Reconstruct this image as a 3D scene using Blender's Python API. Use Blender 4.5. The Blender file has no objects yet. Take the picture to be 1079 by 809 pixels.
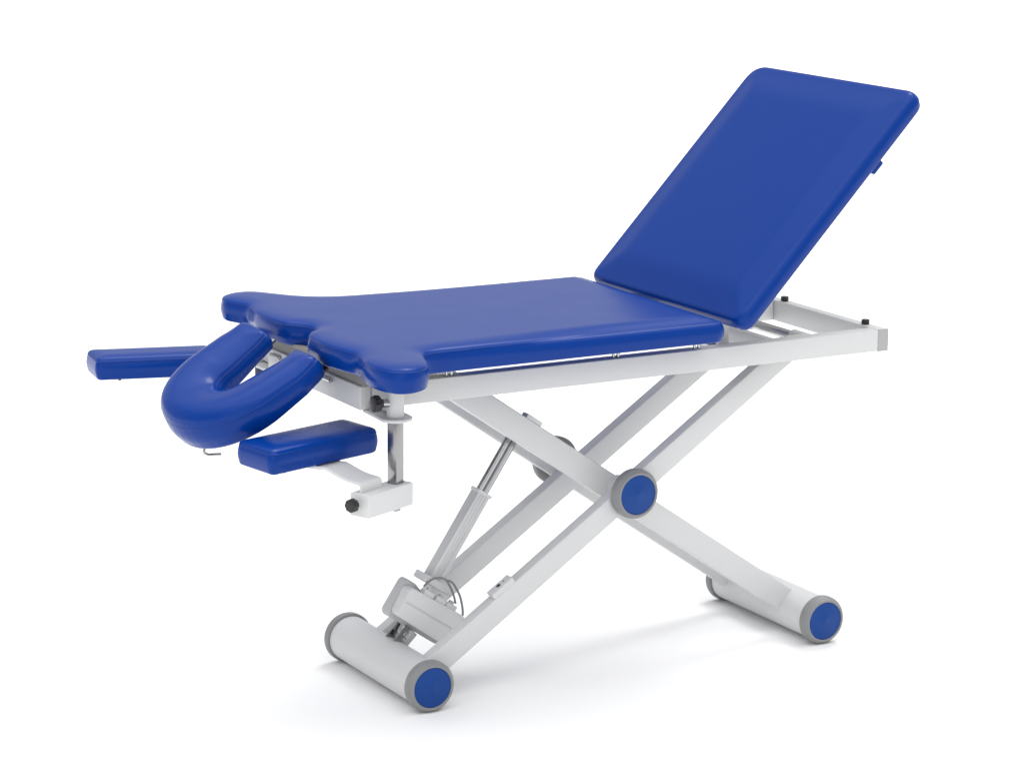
import bpy, bmesh, math, random
from mathutils import Vector, Matrix
from mathutils.geometry import delaunay_2d_cdt
random.seed(4)
PI = math.pi
S = 1.1                       # survey units -> metres
sc = bpy.context.scene
col = sc.collection

# ------------------------------------------------------------------ camera
cam_d = bpy.data.cameras.new("camera")
cam_o = bpy.data.objects.new("camera", cam_d); col.objects.link(cam_o)
yaw, tilt, roll = math.radians(29.62), math.radians(12.35), math.radians(0.52)
F = Vector((math.sin(yaw)*math.cos(tilt), math.cos(yaw)*math.cos(tilt), -math.sin(tilt)))
R0 = Vector((math.cos(yaw), -math.sin(yaw), 0)); U0 = R0.cross(F)
R = R0*math.cos(roll) + U0*math.sin(roll); U = -R0*math.sin(roll) + U0*math.cos(roll)
M = Matrix((R, U, -F)).transposed().to_4x4()
M.translation = Vector((-2.596, -4.886, 1.914))*S
cam_o.matrix_world = M
cam_d.sensor_width = 36; cam_d.lens = 98.1
cam_d.clip_end = 500; cam_d.clip_start = 0.1
sc.camera = cam_o

# ------------------------------------------------------------------ studio light
w = bpy.data.worlds.new("World"); sc.world = w; w.use_nodes = True
nt = w.node_tree; nt.nodes.clear()
tc = nt.nodes.new('ShaderNodeTexCoord'); sx = nt.nodes.new('ShaderNodeSeparateXYZ')
rp = nt.nodes.new('ShaderNodeValToRGB'); bg = nt.nodes.new('ShaderNodeBackground'); ow = nt.nodes.new('ShaderNodeOutputWorld')
nt.links.new(tc.outputs['Generated'], sx.inputs[0]); nt.links.new(sx.outputs['Z'], rp.inputs[0])
rp.color_ramp.elements[0].position = 0.02; rp.color_ramp.elements[0].color = (.48, .48, .48, 1)
for q_, c_ in ((.26, .52), (.40, .98), (.50, .98)):
    e_ = rp.color_ramp.elements.new(q_); e_.color = (c_, c_, c_, 1)
rp.color_ramp.elements[1].position = 0.64; rp.color_ramp.elements[1].color = (.50, .50, .50, 1)
nt.links.new(rp.outputs[0], bg.inputs[0]); bg.inputs[1].default_value = 1.15
nt.links.new(bg.outputs[0], ow.inputs[0])

def softbox(name, d, energy, ang, colr=(1, 1, 1)):
    l = bpy.data.lights.new(name, 'SUN'); l.energy = energy; l.angle = math.radians(ang); l.color = colr
    o = bpy.data.objects.new(name, l); col.objects.link(o)
    o.rotation_euler = (-Vector(d)).to_track_quat('-Z', 'Y').to_euler()
softbox("top_softbox", (.03, .0, 1.0), 1.40, 80, (1, .998, .992))
softbox("front_softbox", (-.55, -.80, .70), .64, 70)
softbox("strip_light", (.38, .32, .86), .70, 20)

sc.view_settings.view_transform = 'Standard'; sc.view_settings.look = 'None'
sc.view_settings.exposure = 0; sc.view_settings.gamma = 1

# ------------------------------------------------------------------ materials
def mat(name, colr, rough=.4, metal=0, ior=1.45, bump=None, var=0, coat=0, soft=None):
    m = bpy.data.materials.new(name); m.use_nodes = True
    n = m.node_tree; b = n.nodes['Principled BSDF']
    b.inputs['Base Color'].default_value = (*colr, 1); b.inputs['Roughness'].default_value = rough
    b.inputs['Metallic'].default_value = metal; b.inputs['IOR'].default_value = ior
    if coat: b.inputs['Coat Weight'].default_value = coat; b.inputs['Coat Roughness'].default_value = .15
    t = n.nodes.new('ShaderNodeTexCoord')
    if bump:
        sc_, st, dist = bump
        no = n.nodes.new('ShaderNodeTexNoise'); no.inputs['Scale'].default_value = sc_; no.inputs['Detail'].default_value = 4
        bp = n.nodes.new('ShaderNodeBump'); bp.inputs['Strength'].default_value = st; bp.inputs['Distance'].default_value = dist
        n.links.new(t.outputs['Object'], no.inputs['Vector']); n.links.new(no.outputs['Fac'], bp.inputs['Height'])
        n.links.new(bp.outputs['Normal'], b.inputs['Normal'])
        if soft:                                   # slow unevenness of the foam under the cover
            n3 = n.nodes.new('ShaderNodeTexNoise'); n3.inputs['Scale'].default_value = soft[0]; n3.inputs['Detail'].default_value = 1
            b3 = n.nodes.new('ShaderNodeBump'); b3.inputs['Strength'].default_value = soft[1]; b3.inputs['Distance'].default_value = soft[2]
            n.links.new(t.outputs['Object'], n3.inputs['Vector']); n.links.new(n3.outputs['Fac'], b3.inputs['Height'])
            n.links.new(b3.outputs['Normal'], bp.inputs['Normal'])
    if var:
        n2 = n.nodes.new('ShaderNodeTexNoise'); n2.inputs['Scale'].default_value = 9; n2.inputs['Detail'].default_value = 5
        mr = n.nodes.new('ShaderNodeMapRange'); mr.inputs['To Min'].default_value = rough-var; mr.inputs['To Max'].default_value = rough+var
        n.links.new(t.outputs['Object'], n2.inputs['Vector']); n.links.new(n2.outputs['Fac'], mr.inputs['Value'])
        n.links.new(mr.outputs['Result'], b.inputs['Roughness'])
    return m
BLUE = mat('blue_leatherette', (.0004, .034, .236), .235, ior=1.27, bump=(420, .10, .0005), var=.04)
DISC = mat('blue_plastic_disc', (.001, .045, .235), .42, ior=1.35, bump=(600, .1, .0004))
WHITE = mat('white_powder_coat', (.605, .61, .614), .42, bump=(900, .08, .0003))
GREY = mat('grey_plastic', (.235, .238, .242), .45, bump=(700, .08, .0003))
CAPG = mat('light_grey_end_plastic', (.38,.385,.39), .5)
SHELL = mat('motor_light_plastic', (.62, .625, .63), .45)
SHELL2 = mat('motor_grey_plastic', (.47, .475, .48), .5)
BLACK = mat('black_knob_plastic', (.016, .016, .018), .38)
CHROME = mat('polished_steel', (.44, .445, .455), .16, metal=1)
BRUSH = mat('brushed_steel', (.31, .31, .315), .20, metal=1, var=.1)
ALU = mat('anodised_aluminium', (.60, .605, .615), .42, metal=.35)
UNDER = mat('grey_board_underside', (.24, .235, .225), .6)
CABLE = mat('grey_cable_sheath', (.20, .20, .21), .5)
FLOOR = mat('white_studio_sweep', (.93, .93, .93), .9, ior=1.2)

# ------------------------------------------------------------------ mesh helpers
def link(name, bm, m, parent=None, smooth=True, angle=35):
    for v in bm.verts: v.co = v.co*S
    bmesh.ops.recalc_face_normals(bm, faces=bm.faces[:])
    me = bpy.data.meshes.new(name)
    if smooth:
        for f in bm.faces: f.smooth = True
        for e in bm.edges:
            if len(e.link_faces) == 2 and e.calc_face_angle(0) > math.radians(angle): e.smooth = False
    bm.to_mesh(me); bm.free(); me.materials.append(m)
    o = bpy.data.objects.new(name, me); col.objects.link(o)
    if parent is not None: o.parent = parent
    return o
def V(*a): return Vector(a)
def add_box(bm, c, h, ax=None, bev=.0015, seg=2):
    """c centre, h half sizes, ax three axis vectors"""
    ax = ax or (V(1,0,0), V(0,1,0), V(0,0,1)); c = Vector(c)
    t = bmesh.new()
    bmesh.ops.create_cube(t, size=2)
    for v in t.verts:
        v.co = c + ax[0]*v.co.x*h[0] + ax[1]*v.co.y*h[1] + ax[2]*v.co.z*h[2]
    bmesh.ops.recalc_face_normals(t, faces=t.faces[:])
    if bev: bmesh.ops.bevel(t, geom=t.edges[:], offset=bev, segments=seg, profile=.5, affect='EDGES')
    merge(bm, t)
def merge(bm, t):
    mp = {}
    for v in t.verts: mp[v] = bm.verts.new(v.co)
    for f in t.faces:
        try: bm.faces.new([mp[v] for v in f.verts])
        except ValueError: pass
    t.free()
def frame_of(d):
    d = d.normalized(); u = d.orthogonal().normalized(); return u, d.cross(u), d
def add_lathe(bm, p0, d, prof, seg=64, cap0=True, cap1=True):
    """prof: list of (r, h) along d from p0"""
    u, v, d = frame_of(Vector(d)); p0 = Vector(p0); rings = []
    for r, h in prof:
        if r < 1e-6: rings.append([bm.verts.new(p0+d*h)])
        else: rings.append([bm.verts.new(p0+d*h+u*r*math.cos(2*PI*i/seg)+v*r*math.sin(2*PI*i/seg)) for i in range(seg)])
    for a, b in zip(rings, rings[1:]):
        for i in range(seg):
            j = (i+1) % seg
            if len(a) == 1 and len(b) == 1: break
            if len(a) == 1: bm.faces.new((a[0], b[i], b[j]))
            elif len(b) == 1: bm.faces.new((a[i], a[j], b[0]))
            else: bm.faces.new((a[i], a[j], b[j], b[i]))
    if cap0 and len(rings[0]) > 1: bm.faces.new(rings[0])
    if cap1 and len(rings[-1]) > 1: bm.faces.new(rings[-1])
def add_cyl(bm, p0, p1, r, seg=32, bev=.001):
    p0 = Vector(p0); p1 = Vector(p1); L = (p1-p0).length
    add_lathe(bm, p0, p1-p0, [(r-bev, 0), (r, bev), (r, L-bev), (r-bev, L)], seg)
def add_tube(bm, pts, r, seg=12):
    pts = [Vector(p) for p in pts]; rings = []
    for i, p in enumerate(pts):
        d = (pts[min(i+1, len(pts)-1)]-pts[max(i-1, 0)]).normalized()
        if i == 0: u = d.orthogonal().normalized()
        else: u = (u - d*u.dot(d)).normalized()
        v = d.cross(u)
        rings.append([bm.verts.new(p+u*r*math.cos(2*PI*k/seg)+v*r*math.sin(2*PI*k/seg)) for k in range(seg)])
    for a, b in zip(rings, rings[1:]):
        for i in range(seg): bm.faces.new((a[i], a[(i+1) % seg], b[(i+1) % seg], b[i]))
    bm.faces.new(rings[0]); bm.faces.new(rings[-1])
def spline(pts, n=12, closed=False):
    P = [Vector(p) for p in pts]; out = []; N = len(P)
    for i in range(N if closed else N-1):
        if closed: a, b, c, d = P[(i-1) % N], P[i], P[(i+1) % N], P[(i+2) % N]
        else: a, b, c, d = P[max(i-1, 0)], P[i], P[i+1], P[min(i+2, N-1)]
        for k in range(n):
            t = k/n
            out.append(.5*((2*b)+(c-a)*t+(2*a-5*b+4*c-d)*t*t+(3*b-a-3*c+d)*t**3))
    if not closed: out.append(P[-1])
    return out
def round_poly(pts, rad, n=8):
    """round the corners of a polygon (2D); rad may be a list"""
    out = []; N = len(pts)
    for i in range(N):
        p = Vector(pts[i]); a = (Vector(pts[i-1])-p); b = (Vector(pts[(i+1) % N])-p)
        r = rad[i] if isinstance(rad, (list, tuple)) else rad
        la, lb = a.length, b.length; a.normalize(); b.normalize()
        ang = a.angle(b); d = min(r/math.tan(ang/2), la*.49, lb*.49)
        if d < 1e-4: out.append(p); continue
        s, e = p+a*d, p+b*d
        for k in range(n+1):
            t = k/n; out.append(s*(1-t)**2+p*2*t*(1-t)+e*t*t)
    return out
def extrude_poly(bm, poly, origin, ux, uy, n, t, bev=.001):
    tb = bmesh.new(); o = Vector(origin)
    lo = [tb.verts.new(o+ux*p[0]+uy*p[1]) for p in poly]; hi = [tb.verts.new(v.co+n*t) for v in lo]
    N = len(lo)
    f0 = tb.faces.new(lo); f1 = tb.faces.new(hi)
    for i in range(N): tb.faces.new((lo[i], lo[(i+1) % N], hi[(i+1) % N], hi[i]))
    bmesh.ops.recalc_face_normals(tb, faces=tb.faces[:])
    if bev:
        es = [e for e in tb.edges if (f0 in e.link_faces or f1 in e.link_faces)]
        bmesh.ops.bevel(tb, geom=es, offset=bev, segments=2, profile=.5, affect='EDGES')
    merge(bm, tb)

def resample(poly, step):
    P = [Vector(p) for p in poly]; N = len(P)
    L = [0]
    for i in range(N): L.append(L[-1]+(P[(i+1) % N]-P[i]).length)
    n = max(16, int(L[-1]/step)); out = []; k = 0
    for j in range(n):
        s = L[-1]*j/n
        while L[k+1] < s: k += 1
        t = (s-L[k])/max(1e-9, L[k+1]-L[k]); out.append(P[k].lerp(P[(k+1) % N], t))
    return out
RIN = .0145
def cushion(poly, origin, ux, uy, n, H, crown, reach, grid=.012, step=.005, rb=.007, bulge=.0022, seam=True,
            side_in=0, power=2.2, zs=None, roll=None, warp=None):
    """padded board: outline poly in (ux,uy), side height H, crown rising over 'reach' from the seam"""
    P = resample(poly, step); N = len(P)
    area2 = sum(P[i].x*P[(i+1) % N].y-P[(i+1) % N].x*P[i].y for i in range(N))
    if area2 < 0: P = P[::-1]
    nor = []
    for i in range(N):
        t = (P[(i+1) % N]-P[i-1]).normalized(); nor.append(Vector((t.y, -t.x)))      # outward
    for _ in range(2):
        nor = [(nor[i-1]+nor[i]*2+nor[(i+1) % N]).normalized() for i in range(N)]
    zs = zs or (lambda p: 1.0)
    o = Vector(origin)
    def W(p, z):
        zz = z*zs(p)
        q = warp(p, zz) if warp else (p.x, p.y, zz)
        return o+ux*q[0]+uy*q[1]+n*q[2]
    prof = []; prol = []
    for k in range(5):
        a = PI/2*k/4; prof.append((-rb*(1-math.sin(a)), rb*(1-math.cos(a)))); prol.append(prof[-1])
    for k in range(1, 7):
        t = k/7; prof.append((bulge*math.sin(PI*t), rb+(H-rb-.001)*t))
        # rolled edge: full belly low down, turning over to a shallow valley
        a = -.35+1.92*t; prol.append((-RIN*.62+(RIN*.62+.004)*math.cos(max(0, a)), rb+(H-rb)*(.30*t/.182 if a < 0 else .30+.68*math.sin(a))))
    prof += [(-.0002, H-.001), (.0007, H-.0004), (.0008, H+.0003), (-.0004, H+.0011)]
    prol += [(-RIN*.68, H*.983), (-RIN*.80, H*.988), (-RIN*.91, H*.991), (-RIN, H*.994)]
    RW = [roll(q) if roll else 0. for q in P]
    rings = []
    bm = bmesh.new()
    for (o1, z1), (o2, z2) in zip(prof, prol):
        rings.append([bm.verts.new(W(P[i]+nor[i]*(o1+(o2-o1)*RW[i]), z1+(z2-z1)*RW[i])) for i in range(N)])
    for a, b in zip(rings, rings[1:]):
        for i in range(N): bm.faces.new((a[i], a[(i+1) % N], b[(i+1) % N], b[i]))
    bm.faces.new(rings[0])
    # distance field
    segs = [(P[i], P[(i+1) % N]) for i in range(N)]
    cell = .03; buck = {}
    def dist(p):
        best = 1e9
        for i in range(N):
            d = (P[i]-p).length_squared
            if d < best: best = d; bi = i
        r = 1e9
        for a, b in (segs[bi-1], segs[bi]):
            ab = b-a; t = max(0, min(1, (p-a).dot(ab)/ab.length_squared)); r = min(r, (a+ab*t-p).length)
        return r
    def inside(p):
        c = False
        for a, b in segs:
            if (a.y > p.y) != (b.y > p.y) and p.x < (b.x-a.x)*(p.y-a.y)/(b.y-a.y)+a.x: c = not c
        return c
    def hz(d, p):
        w_ = roll(p) if roll else 0.
        d = max(0., d-RIN*w_)
        t = min(1, d/(reach*(1-.25*w_)))
        h = crown*((1-w_)*(1-(1-t)**power)**(1/power)+w_*(.6*t*t*(3-2*t)+.4*(1-(1-t)**2)))
        return prof[-1][1]*(1-w_)+prol[-1][1]*w_+h
    last = [P[i]+nor[i]*(prof[-1][0]+(prol[-1][0]-prof[-1][0])*RW[i]) for i in range(N)]
    pts = [Vector((q.x, q.y)) for q in last]; hs = [0]*N
    for o_ in (.0018, .004, .0075, .0115, .0165):
        for i in range(N):
            off = o_+RIN*RW[i]
            if o_ > .006 and i % 2: continue
            q = P[i]-nor[i]*off; d = dist(q)
            if d > off*.95: pts.append(q); hs.append(hz(d, q))
    xs = [p.x for p in P]; ys = [p.y for p in P]
    x = min(xs); r = 0
    while x < max(xs):
        y = min(ys)+(grid/2 if r % 2 else 0)
        while y < max(ys):
            q = Vector((x, y))
            if inside(q):
                d = dist(q)
                if d > .0205+RIN*(roll(q) if roll else 0): pts.append(q); hs.append(hz(d, q))
            y += grid
        x += grid*.87; r += 1
    edges = [(i, (i+1) % N) for i in range(N)]
    ov, oe, of, ovi, oei, ofi = delaunay_2d_cdt(pts, edges, [], 1, 1e-7)
    vm = []
    for k, v in enumerate(ov):
        src = ovi[k]
        s = src[0] if src else None
        if s is not None and s < N: vm.append(rings[-1][s])
        else: vm.append(bm.verts.new(W(Vector((v.x, v.y)), hs[s] if s is not None else hz(dist(Vector(v)), Vector(v)))))
    for f in of:
        try: bm.faces.new([vm[k] for k in f])
        except ValueError: pass
    return bm

X, Y, Z = V(1, 0, 0), V(0, 1, 0), V(0, 0, 1)
YC = .209
# ------------------------------------------------------------------ setting
bm = bmesh.new()
vs = [bm.verts.new(V(a, b, 0)) for a, b in ((-40, -20), (60, -20), (60, 90), (-40, 90))]; bm.faces.new(vs)
fl = link('floor', bm, FLOOR, smooth=False); fl['kind'] = 'structure'

# ------------------------------------------------------------------ the table
T = bpy.data.objects.new('treatment_table', None); col.objects.link(T)
T.location = (0.55, .22, 0)
T['label'] = 'height adjustable treatment table with blue padding, raised backrest, face cushion and white scissor frame'
T['category'] = 'treatment table'
INV = Matrix.Translation(-T.location)
def part(name, bm, m, parent=None, **k):
    o = link(name, bm, m, None, **k)
    if parent is None:
        o.parent = T; o.matrix_parent_inverse = INV
    else: o.parent = parent
    return o

# --- feet
RO, RD, RT = .055, .0443, .0492
def end_ring(c, d, parent):
    """grey rounded ring with a blue disc, outer face at c looking along -d"""
    bm = bmesh.new()
    add_lathe(bm, c, d, [(RD-.001, .004), (RD-.0006, .0008), (RD+.0012, .0), (RD+.004, .0006), (RO-.005, .004), (RO-.0018, .0075), (RO-.0003, .012), (RO, .016),
                         (RO, .023), (RO-.0008, .0262), (RO-.003, .028), (RT-.004, .028)], 96, cap0=False, cap1=False)
    r = part('end_ring', bm, GREY, parent)
    bm = bmesh.new()
    add_lathe(bm, c, d, [(0, .0018), (.004, .0018), (.0046, .0021), (RD-.004, .0017), (RD-.0018, .0022), (RD-.0008, .0036)], 96, cap0=False, cap1=False)
    part('end_disc', bm, DISC, r)
    return r
W = .4175
for fx in (0, 1):
    bm = bmesh.new()
    add_lathe(bm, (fx, .024, RO), Y, [(RT, 0), (RT, W-.048)], 96)
    ft = part('foot_tube', bm, WHITE)
    end_ring((fx, 0, RO), Y, ft); end_ring((fx, W, RO), -Y, ft)

# --- scissor arms
def arm(y0, y1, slope, z0, x0, x1, hh, saddle=None):
    k = math.atan(slope); d = V(math.cos(k), 0, math.sin(k)); n = V(-math.sin(k), 0, math.cos(k))
    a = V(x0, 0, z0+slope*x0); b = V(x1, 0, z0+slope*x1)
    bm = bmesh.new()
    add_box(bm, V((a.x+b.x)/2, (y0+y1)/2, (a.z+b.z)/2), ((b-a).length/2, (y1-y0)/2, hh), (d, Y, n), bev=.0028, seg=3)
    return part('scissor_arm', bm, WHITE), d, n
RNs, RNz = .6735, .0595
FNs, FNz = -.679, .7366
RFs, RFz = .667, .0545
FFs, FFz = -.681, .7378
rn, dR, nR = arm(.050, .081, RNs, RNz, .018, .925, .0252)
fn, dF, nF = arm(.110, .141, FNs, FNz, .062, .978, .0278)
rf, _, _ = arm(.275, .306, RFs, RFz, .018, .925, .0252)
ff, _, _ = arm(.330, .361, FFs, FFz, .062, .978, .0278)
# bump stops
bm = bmesh.new(); c = V(.214, .0655, RNz+RNs*.214)+nR*.029
add_box(bm, c, (.030, .0135, .0085), (dR, Y, nR), bev=.003, seg=3)
s_ = part('sensor_block', bm, WHITE, rn)
bm = bmesh.new(); add_lathe(bm, c+nR*.0084+dR*-.003, nR, [(.0052, -.002), (.0052, .0006), (0, .0006)], 20); part('screw', bm, BLACK, s_)
bm = bmesh.new(); add_lathe(bm, c+nR*.0084+dR*.012, nR, [(.0018, -.002), (.0018, .0006), (0, .0006)], 12); part('screw', bm, BLACK, s_)
bm = bmesh.new(); c = V(.285, .1255, FNz+FNs*.285)+nF*.031
add_box(bm, c, (.022, .012, .0065), (dF, Y, nF), bev=.002); part('sensor_block', bm, WHITE, fn)
# pivot hubs with the axle and washers
HX, HZ = .5075, .403
for (c, d, a0, a1) in ((V(HX, .018, HZ), Y, .05, .02), (V(HX, .393, HZ), -Y, .361, .373)):
    h = bmesh.new(); add_lathe(h, c, d, [(.030, .022), (.030, .0325)], 48)
    hub = part('pivot_hub', h, GREY); end_ring(c, d, hub)
    # close the back of the ring
    b2 = bmesh.new(); add_lathe(b2, c, d, [(RT-.003, .0275), (.0295, .0262)], 64, cap0=False, cap1=False); part('hub_back', b2, GREY, hub)
for y0, y1 in ((.081, .110), (.306, .330)):
    bm = bmesh.new(); L = y1-y0
    add_lathe(bm, (HX, y0, HZ), Y, [(.026, 0), (.026, .005), (.021, .007), (.021, L*.55), (.025, L*.6), (.025, L)], 48, cap0=False, cap1=False)
    part('pivot_spacer', bm, WHITE)
# hidden cross members between arms
def crossbar(name, p, q, r, m, prof=None):
    bm = bmesh.new(); add_cyl(bm, p, q, r, 40); return part(name, bm, m)
crossbar('arm_cross_tube', (.318, .1405, .525), (.318, .331, .525), .015, WHITE)
# --- top frame
ZB, ZT = .6659, .7142
YN, YF = -.008, .432
XL, XR = -.1517, 1.1386
zc, hz_ = (ZB+ZT)/2, (ZT-ZB)/2
for y in (YN+.017, YF-.017):
    bm = bmesh.new(); add_box(bm, ((XL+XR-.027)/2+.001, y, zc), ((XR-XL-.027)/2-.001, .017, hz_), bev=.0022, seg=3)
    rail = part('side_rail', bm, WHITE)
    if y < .1: near_rail = rail
bm = bmesh.new(); add_box(bm, (XR-.0135, (YN+YF)/2, zc), (.0135, (YF-YN)/2-.003, hz_+.0004), bev=.0022, seg=3)
cr = part('cross_rail', bm, WHITE)
for y in (YN+.0016, YF-.0016):
    bm = bmesh.new(); add_box(bm, (XR-.0135, y, zc), (.0139, .0022, hz_+.0006), bev=.001); part('end_cap', bm, CAPG, cr)
for y in (.058, .372):
    bm = bmesh.new(); add_lathe(bm, (XR-.0145, y, ZT), Z, [(.0060, -.002), (.0060, .0015), (.0085, .0017), (.0092, .0025), (.0092, .0105), (.0082, .0115), (0, .0117)], 24)
    part('rubber_buffer', bm, BLACK)
bm = bmesh.new(); add_box(bm, (XL-.006, (YN+YF)/2, zc), (.014, (YF-YN)/2, hz_), bev=.0022, seg=3)
cl = part('cross_rail', bm, WHITE)
# inner cross member + chrome roller axle + sleeves
bm = bmesh.new(); add_box(bm, (.875, (YN+YF)/2, .684), (.012, (YF-YN)/2-.028, .018), bev=.002); part('cross_member', bm, WHITE)
bm = bmesh.new(); add_cyl(bm, (.975, .020, .689), (.975, .404, .689), .0115, 32); ax_ = part('roller_axle', bm, CHROME)
for a, b in ((.060, .125), (.300, .365)):
    bm = bmesh.new(); add_lathe(bm, (.975, a, .689), Y, [(.009, 0), (.0155, .001), (.0165, .003), (.0165, b-a-.003), (.0155, b-a-.001), (.009, b-a)], 32); part('axle_sleeve', bm, WHITE, ax_)
for y in (.050, .275):
    bm = bmesh.new(); add_box(bm, (.948, y+.0155, .690), (.036, .012, .015), bev=.006, seg=3); part('sliding_block', bm, SHELL)
# board supports: rubber pegs and the underplate at the head end
for x in (.035, .434, .667-.03):
    for y in (.006, .418):
        bm = bmesh.new()
        add_cyl(bm, (x-.004, y, ZT), (x-.004, y, .750), .0035, 16, .0004); add_cyl(bm, (x+.0075, y, ZT), (x+.0075, y, .750), .0042, 16, .0004)
        part('board_mount', bm, CHROME)

# --- lying surface with shoulder ears
edge_pts = [(.10, -.097), (.0, -.097), (-.055, -.0985), (-.082, -.112), (-.098, -.148), (-.117, -.194), (-.141, -.226), (-.176, -.2405), (-.206, -.229), (-.221, -.186), (-.219, -.132),
            (-.204, -.082), (-.198, -.040), (-.207, .005), (-.212, .075), (-.208, .130), (-.202, .164), (-.185, .190), (-.166, .206), (-.158, .229), (-.163, .256), (-.178, .278), (-.193, .300), (-.200, .358),
            (-.196, .429), (-.183, .485), (-.178, .522), (-.188, .556), (-.1985, .592), (-.192, .625), (-.172, .648), (-.146, .658), (-.117, .655), (-.092, .636), (-.068, .600), (-.040, .560), (.0, .529), (.05, .515), (.11, .513)]
ep = [(p.x, p.y) for p in spline([(a, b, 0) for a, b in edge_pts], 6)]
XE = .648
endc = round_poly([(.5, -.097), (XE, -.097), (XE+.008, .513), (.5, .513)], [0, .032, .014, 0], 8)
endc = [tuple(p) for p in endc]
poly = ep[::-1]+endc
ZBD = .7455
def sst(a, b, x):
    t = max(0., min(1., (x-a)/(b-a))); return t*t*(3-2*t)
bm = cushion(poly, (0, 0, ZBD), X, Y, Z, .0425, .0105, .050, grid=.013, step=.006, bulge=.003, roll=lambda p: sst(-.02, .42, p.x), zs=lambda p: 1+.03*sst(-.02, .42, p.x))
brd = part('lying_surface', bm, BLUE, angle=60)
bm = bmesh.new()
extrude_poly(bm, round_poly([(-.168, YC-.37), (-.115, YC-.37), (-.09, YC-.29), (.06, YC-.27), (.06, YC+.27), (-.09, YC+.29), (-.115, YC+.37), (-.168, YC+.37), (-.180, YC+.3), (-.182, YC-.3)], .02), (0, 0, .741), X, Y, Z, .0078, .001)
part('base_plate', bm, UNDER, brd)
bm = bmesh.new(); add_box(bm, (-.130, YC, .7275), (.036, .222, .0133), bev=.002); part('support_beam', bm, UNDER, brd)

# --- backrest
ba = math.radians(46.3); bd = V(math.cos(ba), 0, math.sin(ba)); bn = V(-math.sin(ba), 0, math.cos(ba))
bp = round_poly([(0, YC-.306), (.646, YC-.306), (.646, YC+.306), (0, YC+.306)], [.03, .036, .050, .03], 10)
bo = V(.708, 0, .763)-bn*.001-bd*.006
bm = cushion(bp, bo, bd, Y, bn, .0435, .0090, .10, grid=.014, step=.007, rb=.010, bulge=.006, power=1.7, roll=lambda p: 1.0)
bk = part('backrest', bm, BLUE, angle=60)
bm = bmesh.new()
extrude_poly(bm, round_poly([(.05, YC-.25), (.59, YC-.25), (.59, YC+.25), (.05, YC+.25)], .03), bo-bn*.0085, bd, Y, bn, .0095, .002)
part('back_panel', bm, UNDER, bk)
bm = bmesh.new(); add_box(bm, bo+bd*.468+Y*-.070-bn*.004, (.017, .018, .009), (bd, Y, bn), bev=.004, seg=3); part('strap_holder', bm, BLUE, bk)
for y in (.05, .36):
    bm = bmesh.new()
    q0, q1 = bo+bd*.03-bn*.012+Y*y, V(.735, y, .700)
    dd = (q1-q0); L = dd.length; dd.normalize(); nn = dd.cross(Y)
    add_box(bm, (q0+q1)/2, (L/2+.012, .004, .014), (dd, Y, nn), bev=.002); part('hinge_bracket', bm, WHITE, bk)
bm = bmesh.new(); add_cyl(bm, (.735, .021, .697), (.735, .403, .697), .009, 24); part('backrest_axle', bm, CHROME)

# --- horseshoe headrest
ha = math.radians(35.6); hd = V(-math.cos(ha), 0, -math.sin(ha)); hn0 = V(-math.sin(ha), 0, math.cos(ha)); hy = Y*math.cos(.0876)+hn0*math.sin(.0876); hn = hn0*math.cos(.0876)-Y*math.sin(.0876)
RC, RI, UC = .1656, .044, .1215
def horseshoe():
    P = []
    P += [Vector((0, .070)), ]
    inner = [(0, .068), (.05, .060), (.10, .048)]
    for k in range(0, 13):
        a = PI/2-PI*k/12; inner.append((UC+.004+RI*.95*math.cos(a), RI*math.sin(a)))
    inner += [(.10, -.048), (.05, -.060), (0, -.068)]
    outer = [(0, -.165+.008), (.06, -.168)]
    for k in range(0, 25):
        a = -PI/2+PI*k/24; outer.append((UC+RC*math.cos(a), (RC+.001)*math.sin(a)))
    outer += [(.06, .168), (0, .165-.008)]
    return inner, outer
inner, outer = horseshoe()
full = [Vector(p) for p in inner+outer]
rads = [.014]+[0]*(len(inner)-2)+[.014]+[.020]+[0]*(len(outer)-2)+[.020]
hp = round_poly(full, rads, 6)
def hz_head(p):
    if p.x < UC: s_ = (abs(p.y)-.062)/(RC-.062)
    else: s_ = (math.hypot(p.x-UC, p.y)-RI)/(RC-RI)
    s_ = max(0, min(1, s_*1.5))
    return (1+.52*max(0, min(1, (p.x-.04)/.22)))*(.88+.12*s_*s_*(3-2*s_))

bm = cushion(hp, V(-.2195, YC, .7429), hd, -hy, hn, .040, .021, .044, grid=.009, step=.005, rb=.010, bulge=.004,
             zs=hz_head, power=2.0)
hr = part('headrest', bm, BLUE, angle=60)
HO = V(-.2195, YC, .7429)
for y, hy_ in ((.115, .385), (-.115, .138)):
    bm = bmesh.new(); add_box(bm, HO+hy*y+hd*.085-hn*.0045, (.10, .015, .003), (hd, hy, hn), bev=.001); pl = part('support_plate', bm, BRUSH, hr)
    bm = bmesh.new()
    add_box(bm, (-.1685, hy_, .7035), (.0022, .024, .0085), bev=.001)
    part('hinge_leaf', bm, BRUSH, hr); bm = bmesh.new()
    add_cyl(bm, (-.176, hy_-.022, .7035), (-.176, hy_+.022, .7035), .0048, 20)
    part('hinge_pin', bm, CHROME, hr)
    for q in (-.012, .012):
        bm = bmesh.new(); add_cyl(bm, (-.171, hy_+q, .7045), (-.1735, hy_+q, .7045), .0042, 16, .0005); part('screw', bm, CHROME, hr)
bm = bmesh.new(); add_tube(bm, spline([(-.355, .21, .620), (-.405, .203, .588), (-.421, .2, .566), (-.412, .2, .5575), (-.400, .2, .5565), (-.384, .2, .5555)], 6), .0028); part('release_handle', bm, BRUSH, hr)

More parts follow.
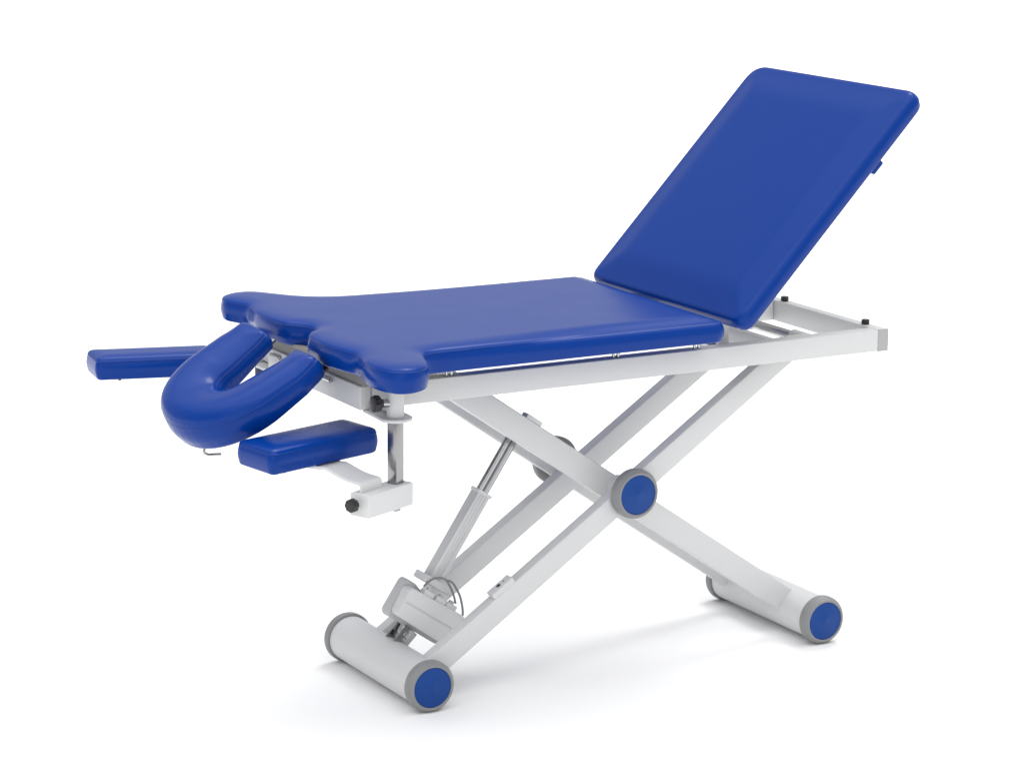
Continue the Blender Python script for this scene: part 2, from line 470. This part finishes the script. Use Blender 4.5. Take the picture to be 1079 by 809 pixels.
# --- armrests
def knob(c, d, r, parent):
    bm = bmesh.new(); d = Vector(d).normalized(); u, v, _ = frame_of(d); seg = 64
    prof = [(0.55, -.0), (0.6, .004), (.9, .006), (1, .009), (1, .017), (.93, .0205), (.6, .0215), (0, .0218)]
    rings = []
    for rr, h in prof:
        if rr == 0: rings.append([bm.verts.new(Vector(c)+d*h)]); continue
        rings.append([bm.verts.new(Vector(c)+d*h+(u*math.cos(2*PI*i/seg)+v*math.sin(2*PI*i/seg))*r*rr*(1+(.045*math.cos(2*PI*i/seg*8) if rr > .8 else 0))) for i in range(seg)])
    for a, b in zip(rings, rings[1:]):
        for i in range(seg):
            if len(b) == 1: bm.faces.new((a[i], a[(i+1) % seg], b[0]))
            else: bm.faces.new((a[i], a[(i+1) % seg], b[(i+1) % seg], b[i]))
    bm.faces.new(rings[0])
    return part('clamp_knob', bm, BLACK, parent)

def armrest(mir, base, yaw_box, pad_corner, yaw_pad, ztop_box, pad_z, padL, padW, reach_=.13):
    """mir=+1 near side, -1 far side (mirrored about the table's centre line)"""
    px, py = base
    a = math.radians(yaw_box); bx = V(math.cos(a), math.sin(a), 0); by = V(-math.sin(a), math.cos(a), 0)
    ap = math.radians(yaw_pad); pxv = V(math.cos(ap), math.sin(ap), 0); pyv = V(-math.sin(ap), math.cos(ap), 0)
    # pad
    pol = round_poly([(0, 0), (padL, 0), (padL+mir*.012, padW), (mir*.014, padW)], [.013, .026, .026, .013], 8)
    bm = cushion(pol, V(*pad_corner, pad_z), pxv, pyv, Z, .0410, .0110, .034, grid=.009, step=.005, bulge=.003)
    ar = part('armrest', bm, BLUE, angle=60)
    pc = V(*pad_corner, pad_z)
    for u, v in ((.05, .022), (.17, .022), (.05, .085), (.17, .085)):
        bm = bmesh.new(); add_lathe(bm, pc+pxv*u+pyv*v, -Z, [(.0035, -.001), (.0035, .004), (.0025, .0055), (0, .0056)], 16); part('screw', bm, BLACK, ar)
    # post holder on the frame
    bm = bmesh.new()
    add_lathe(bm, (px, py, .6665), Z, [(.0125, 0), (.0175, .0), (.0178, .001), (.0178, .072), (.0170, .0735), (.0125, .0735)], 48, cap0=False, cap1=False)
    tb = part('post_holder', bm, WHITE, ar)
    ye = YN if mir > 0 else YF
    pl = []
    for k in range(17):
        t = PI+.25+ (PI-.5+PI*.0)*k/16
        pl.append((px+.034*math.cos(t), py+mir*.034*math.sin(t)))
    pl = [(px-.0255, ye+mir*.012)] + pl + [(px+.040, ye+mir*.012)]
    bm = bmesh.new(); extrude_poly(bm, pl, (0, 0, ZB-.0062), X, Y, Z, .006, .001); part('holder_plate', bm, WHITE, ar)
    bm = bmesh.new(); add_box(bm, (px+.002, (py+ye+mir*-.014)/2, .690), (.0055, abs(ye-py)/2-.006, .020), bev=.001); part('holder_web', bm, WHITE, ar)
    bm = bmesh.new(); add_cyl(bm, (px-.015, py, .695), (px-.031, py, .6965), .0085, 24, .001)
    part('knob_collar', bm, CHROME, ar)
    knob((px-.030, py, .6965), (-1, -.0, .03), .0165, ar)
    # post
    zb = ztop_box-.046
    bm = bmesh.new(); add_box(bm, (px, py, (.672+zb-.004)/2), (.0118, .0118, (.672-zb+.004)/2), (bx, by, Z), bev=.0012); part('post', bm, BRUSH, ar)
    bm = bmesh.new(); add_box(bm, V(px, py, zb-.007), (.0075, .0075, .004), (bx, by, Z), bev=.001); part('post_foot', bm, BRUSH, ar)
    # clamp box
    e = V(px, py, zb+.023)+bx*(.027-.1415/2)
    bm = bmesh.new(); add_box(bm, e, (.07075, .0238, .023), (bx, by, Z), bev=.0018, seg=3); cb = part('clamp_box', bm, WHITE, ar)
    endc_ = e-bx*.0707+Z*.004+by*.003
    bm = bmesh.new(); add_cyl(bm, endc_+bx*.002, endc_-bx*.008, .007, 20); part('knob_collar', bm, SHELL2, cb)
    knob(endc_-bx*.006, -bx, .0135, cb)
    # bent bracket from the box up to the pad
    c0 = e-bx*.030+Z*.022+by*.004
    h = pad_z-(zb+.046)
    path = [(0, 0), (0, .010), (.004, .0165), (.012, .0215)]
    path = [(0, 0), (0, h*.32), (.0015, h*.39), (.006, h*.45), (reach_*.30, h*.57), (reach_*.58, h*.87), (reach_*.66, h*.94), (reach_*.74, h-.0030), (reach_, h-.0030)]
    pts = spline([(p[0], p[1], 0) for p in path], 5)
    bm = bmesh.new(); th = .006; wv = .032
    top = []; bot = []
    for i, p in enumerate(pts):
        tn = (pts[min(i+1, len(pts)-1)]-pts[max(i-1, 0)]).normalized(); nn = V(-tn.y, tn.x, 0)
        q = c0+by*p.x+Z*p.y-bx*(p.x*.12); nv = by*nn.x+Z*nn.y
        row = [bm.verts.new(q+bx*s*wv+nv*o_) for s, o_ in ((-1, -th/2), (1, -th/2), (1, th/2), (-1, th/2))]
        top.append(row)
    for r0, r1 in zip(top, top[1:]):
        for k in range(4): bm.faces.new((r0[k], r0[(k+1) % 4], r1[(k+1) % 4], r1[k]))
    bm.faces.new(top[0]); bm.faces.new(top[-1])
    part('pad_bracket', bm, WHITE, ar)
    return ar
armrest(+1, (-.134, -.090), 24.7, (-.398, -.081), 16.5, .531, .573, .288, .122, .125)
armrest(-1, (-.145, .530), -24.7, (-.446, .722), -15.8, .575, .612, .272, .107, .22)

# --- lifting actuator
A0 = V(.033, .205, .116); a_ = V(.559, 0, .829).normalized(); m_ = V(a_.z, 0, -a_.x)
def AP(s, m, y=.205): return V(A0.x, y, A0.z)+a_*s+m_*m
bm = bmesh.new()
add_box(bm, AP(.2385, 0), (.1065, .0165, .0165), (a_, Y, m_), bev=.0022)
for k in (-.0075, 0, .0075):                               # ribs of the extruded profile
    add_box(bm, AP(.2385, k, .1885), (.105, .0012, .0014), (a_, Y, m_), bev=.0005)
act = part('lifting_actuator', bm, ALU)
bm = bmesh.new(); add_box(bm, AP(.343, 0), (.0035, .0185, .0185), (a_, Y, m_), bev=.0012)
part('guide_cap', bm, SHELL, act)
bm = bmesh.new()
for dm in (-.0078, .0078): add_cyl(bm, AP(.340, dm), AP(.489, dm), .0078, 28)
part('piston_rod', bm, CHROME, act)
bm = bmesh.new(); add_box(bm, AP(.493, 0), (.016, .010, .016), (a_, Y, m_), bev=.003); part('rod_clevis', bm, WHITE, act)
# motor housing
bm = bmesh.new()
prof = round_poly([(.024, -.060), (.092, -.064), (.094, .094), (.018, .094), (.020, .040)], [.012, .014, .008, .008, .03], 7)
extrude_poly(bm, prof, (A0.x, .158, A0.z), a_, m_, Y, .034, .0032)
mh = part('motor_housing', bm, SHELL, act)
bm = bmesh.new()
prof = round_poly([(.014, -.062), (.104, -.062), (.102, -.034), (.093, -.010), (.092, .085), (.012, .085)], [.014, .016, .006, .006, .006, .006], 7)
extrude_poly(bm, prof, (A0.x, .193, A0.z), a_, m_, Y, .034, .003)
part('motor_shell', bm, SHELL2, mh)
bm = bmesh.new(); add_box(bm, AP(.0585, .018, .1573), (.0003, .075, .0009), (a_, m_, Y), bev=0); part('housing_seam', bm, SHELL2, mh)
bm = bmesh.new(); add_box(bm, AP(.124, .006, .200), (.0085, .026, .040), (a_, Y, m_), bev=.002); part('tube_collar', bm, SHELL, act)
for mm in (-.012, .022, .052):
    bm = bmesh.new(); add_box(bm, AP(.098, mm, .172), (.006, .009, .014), (a_, Y, m_), bev=.0018); cn = part('cable_plug', bm, SHELL, mh)
    bm = bmesh.new(); add_box(bm, AP(.106, mm-.004, .168), (.004, .005, .005), (a_, Y, m_), bev=.001); part('plug_clip', bm, SHELL2, cn)
bm = bmesh.new(); add_tube(bm, spline([(.070, .175, .220), (.085, .16, .238), (.108, .15, .236), (.126, .15, .205), (.136, .155, .178)], 8), .0024); part('cable', bm, CABLE, mh)
bm = bmesh.new(); add_tube(bm, spline([(.112, .155, .232), (.126, .150, .226), (.143, .15, .196), (.150, .15, .168), (.152, .152, .150)], 8), .0024); part('cable', bm, CABLE, mh)
# foot bracket of the actuator
for y in (.1870, .2230):
    bm = bmesh.new(); add_box(bm, (.031, y, .108), (.022, .002, .018), (V(.72, 0, .69), Y, V(-.69, 0, .72)), bev=.001); part('foot_bracket', bm, BRUSH)
bm = bmesh.new(); add_lathe(bm, (.033, .1852, .113), -Y, [(.0085, 0), (.0085, .002), (.0055, .003), (.0055, .005), (.003, .0052), (.003, .003), (0, .003)], 24); part('bracket_bolt', bm, CHROME)
bm = bmesh.new(); add_lathe(bm, AP(-.004, 0), a_, [(.010, 0), (.011, .002), (.011, .03)], 24); part('actuator_eye', bm, CHROME, act)
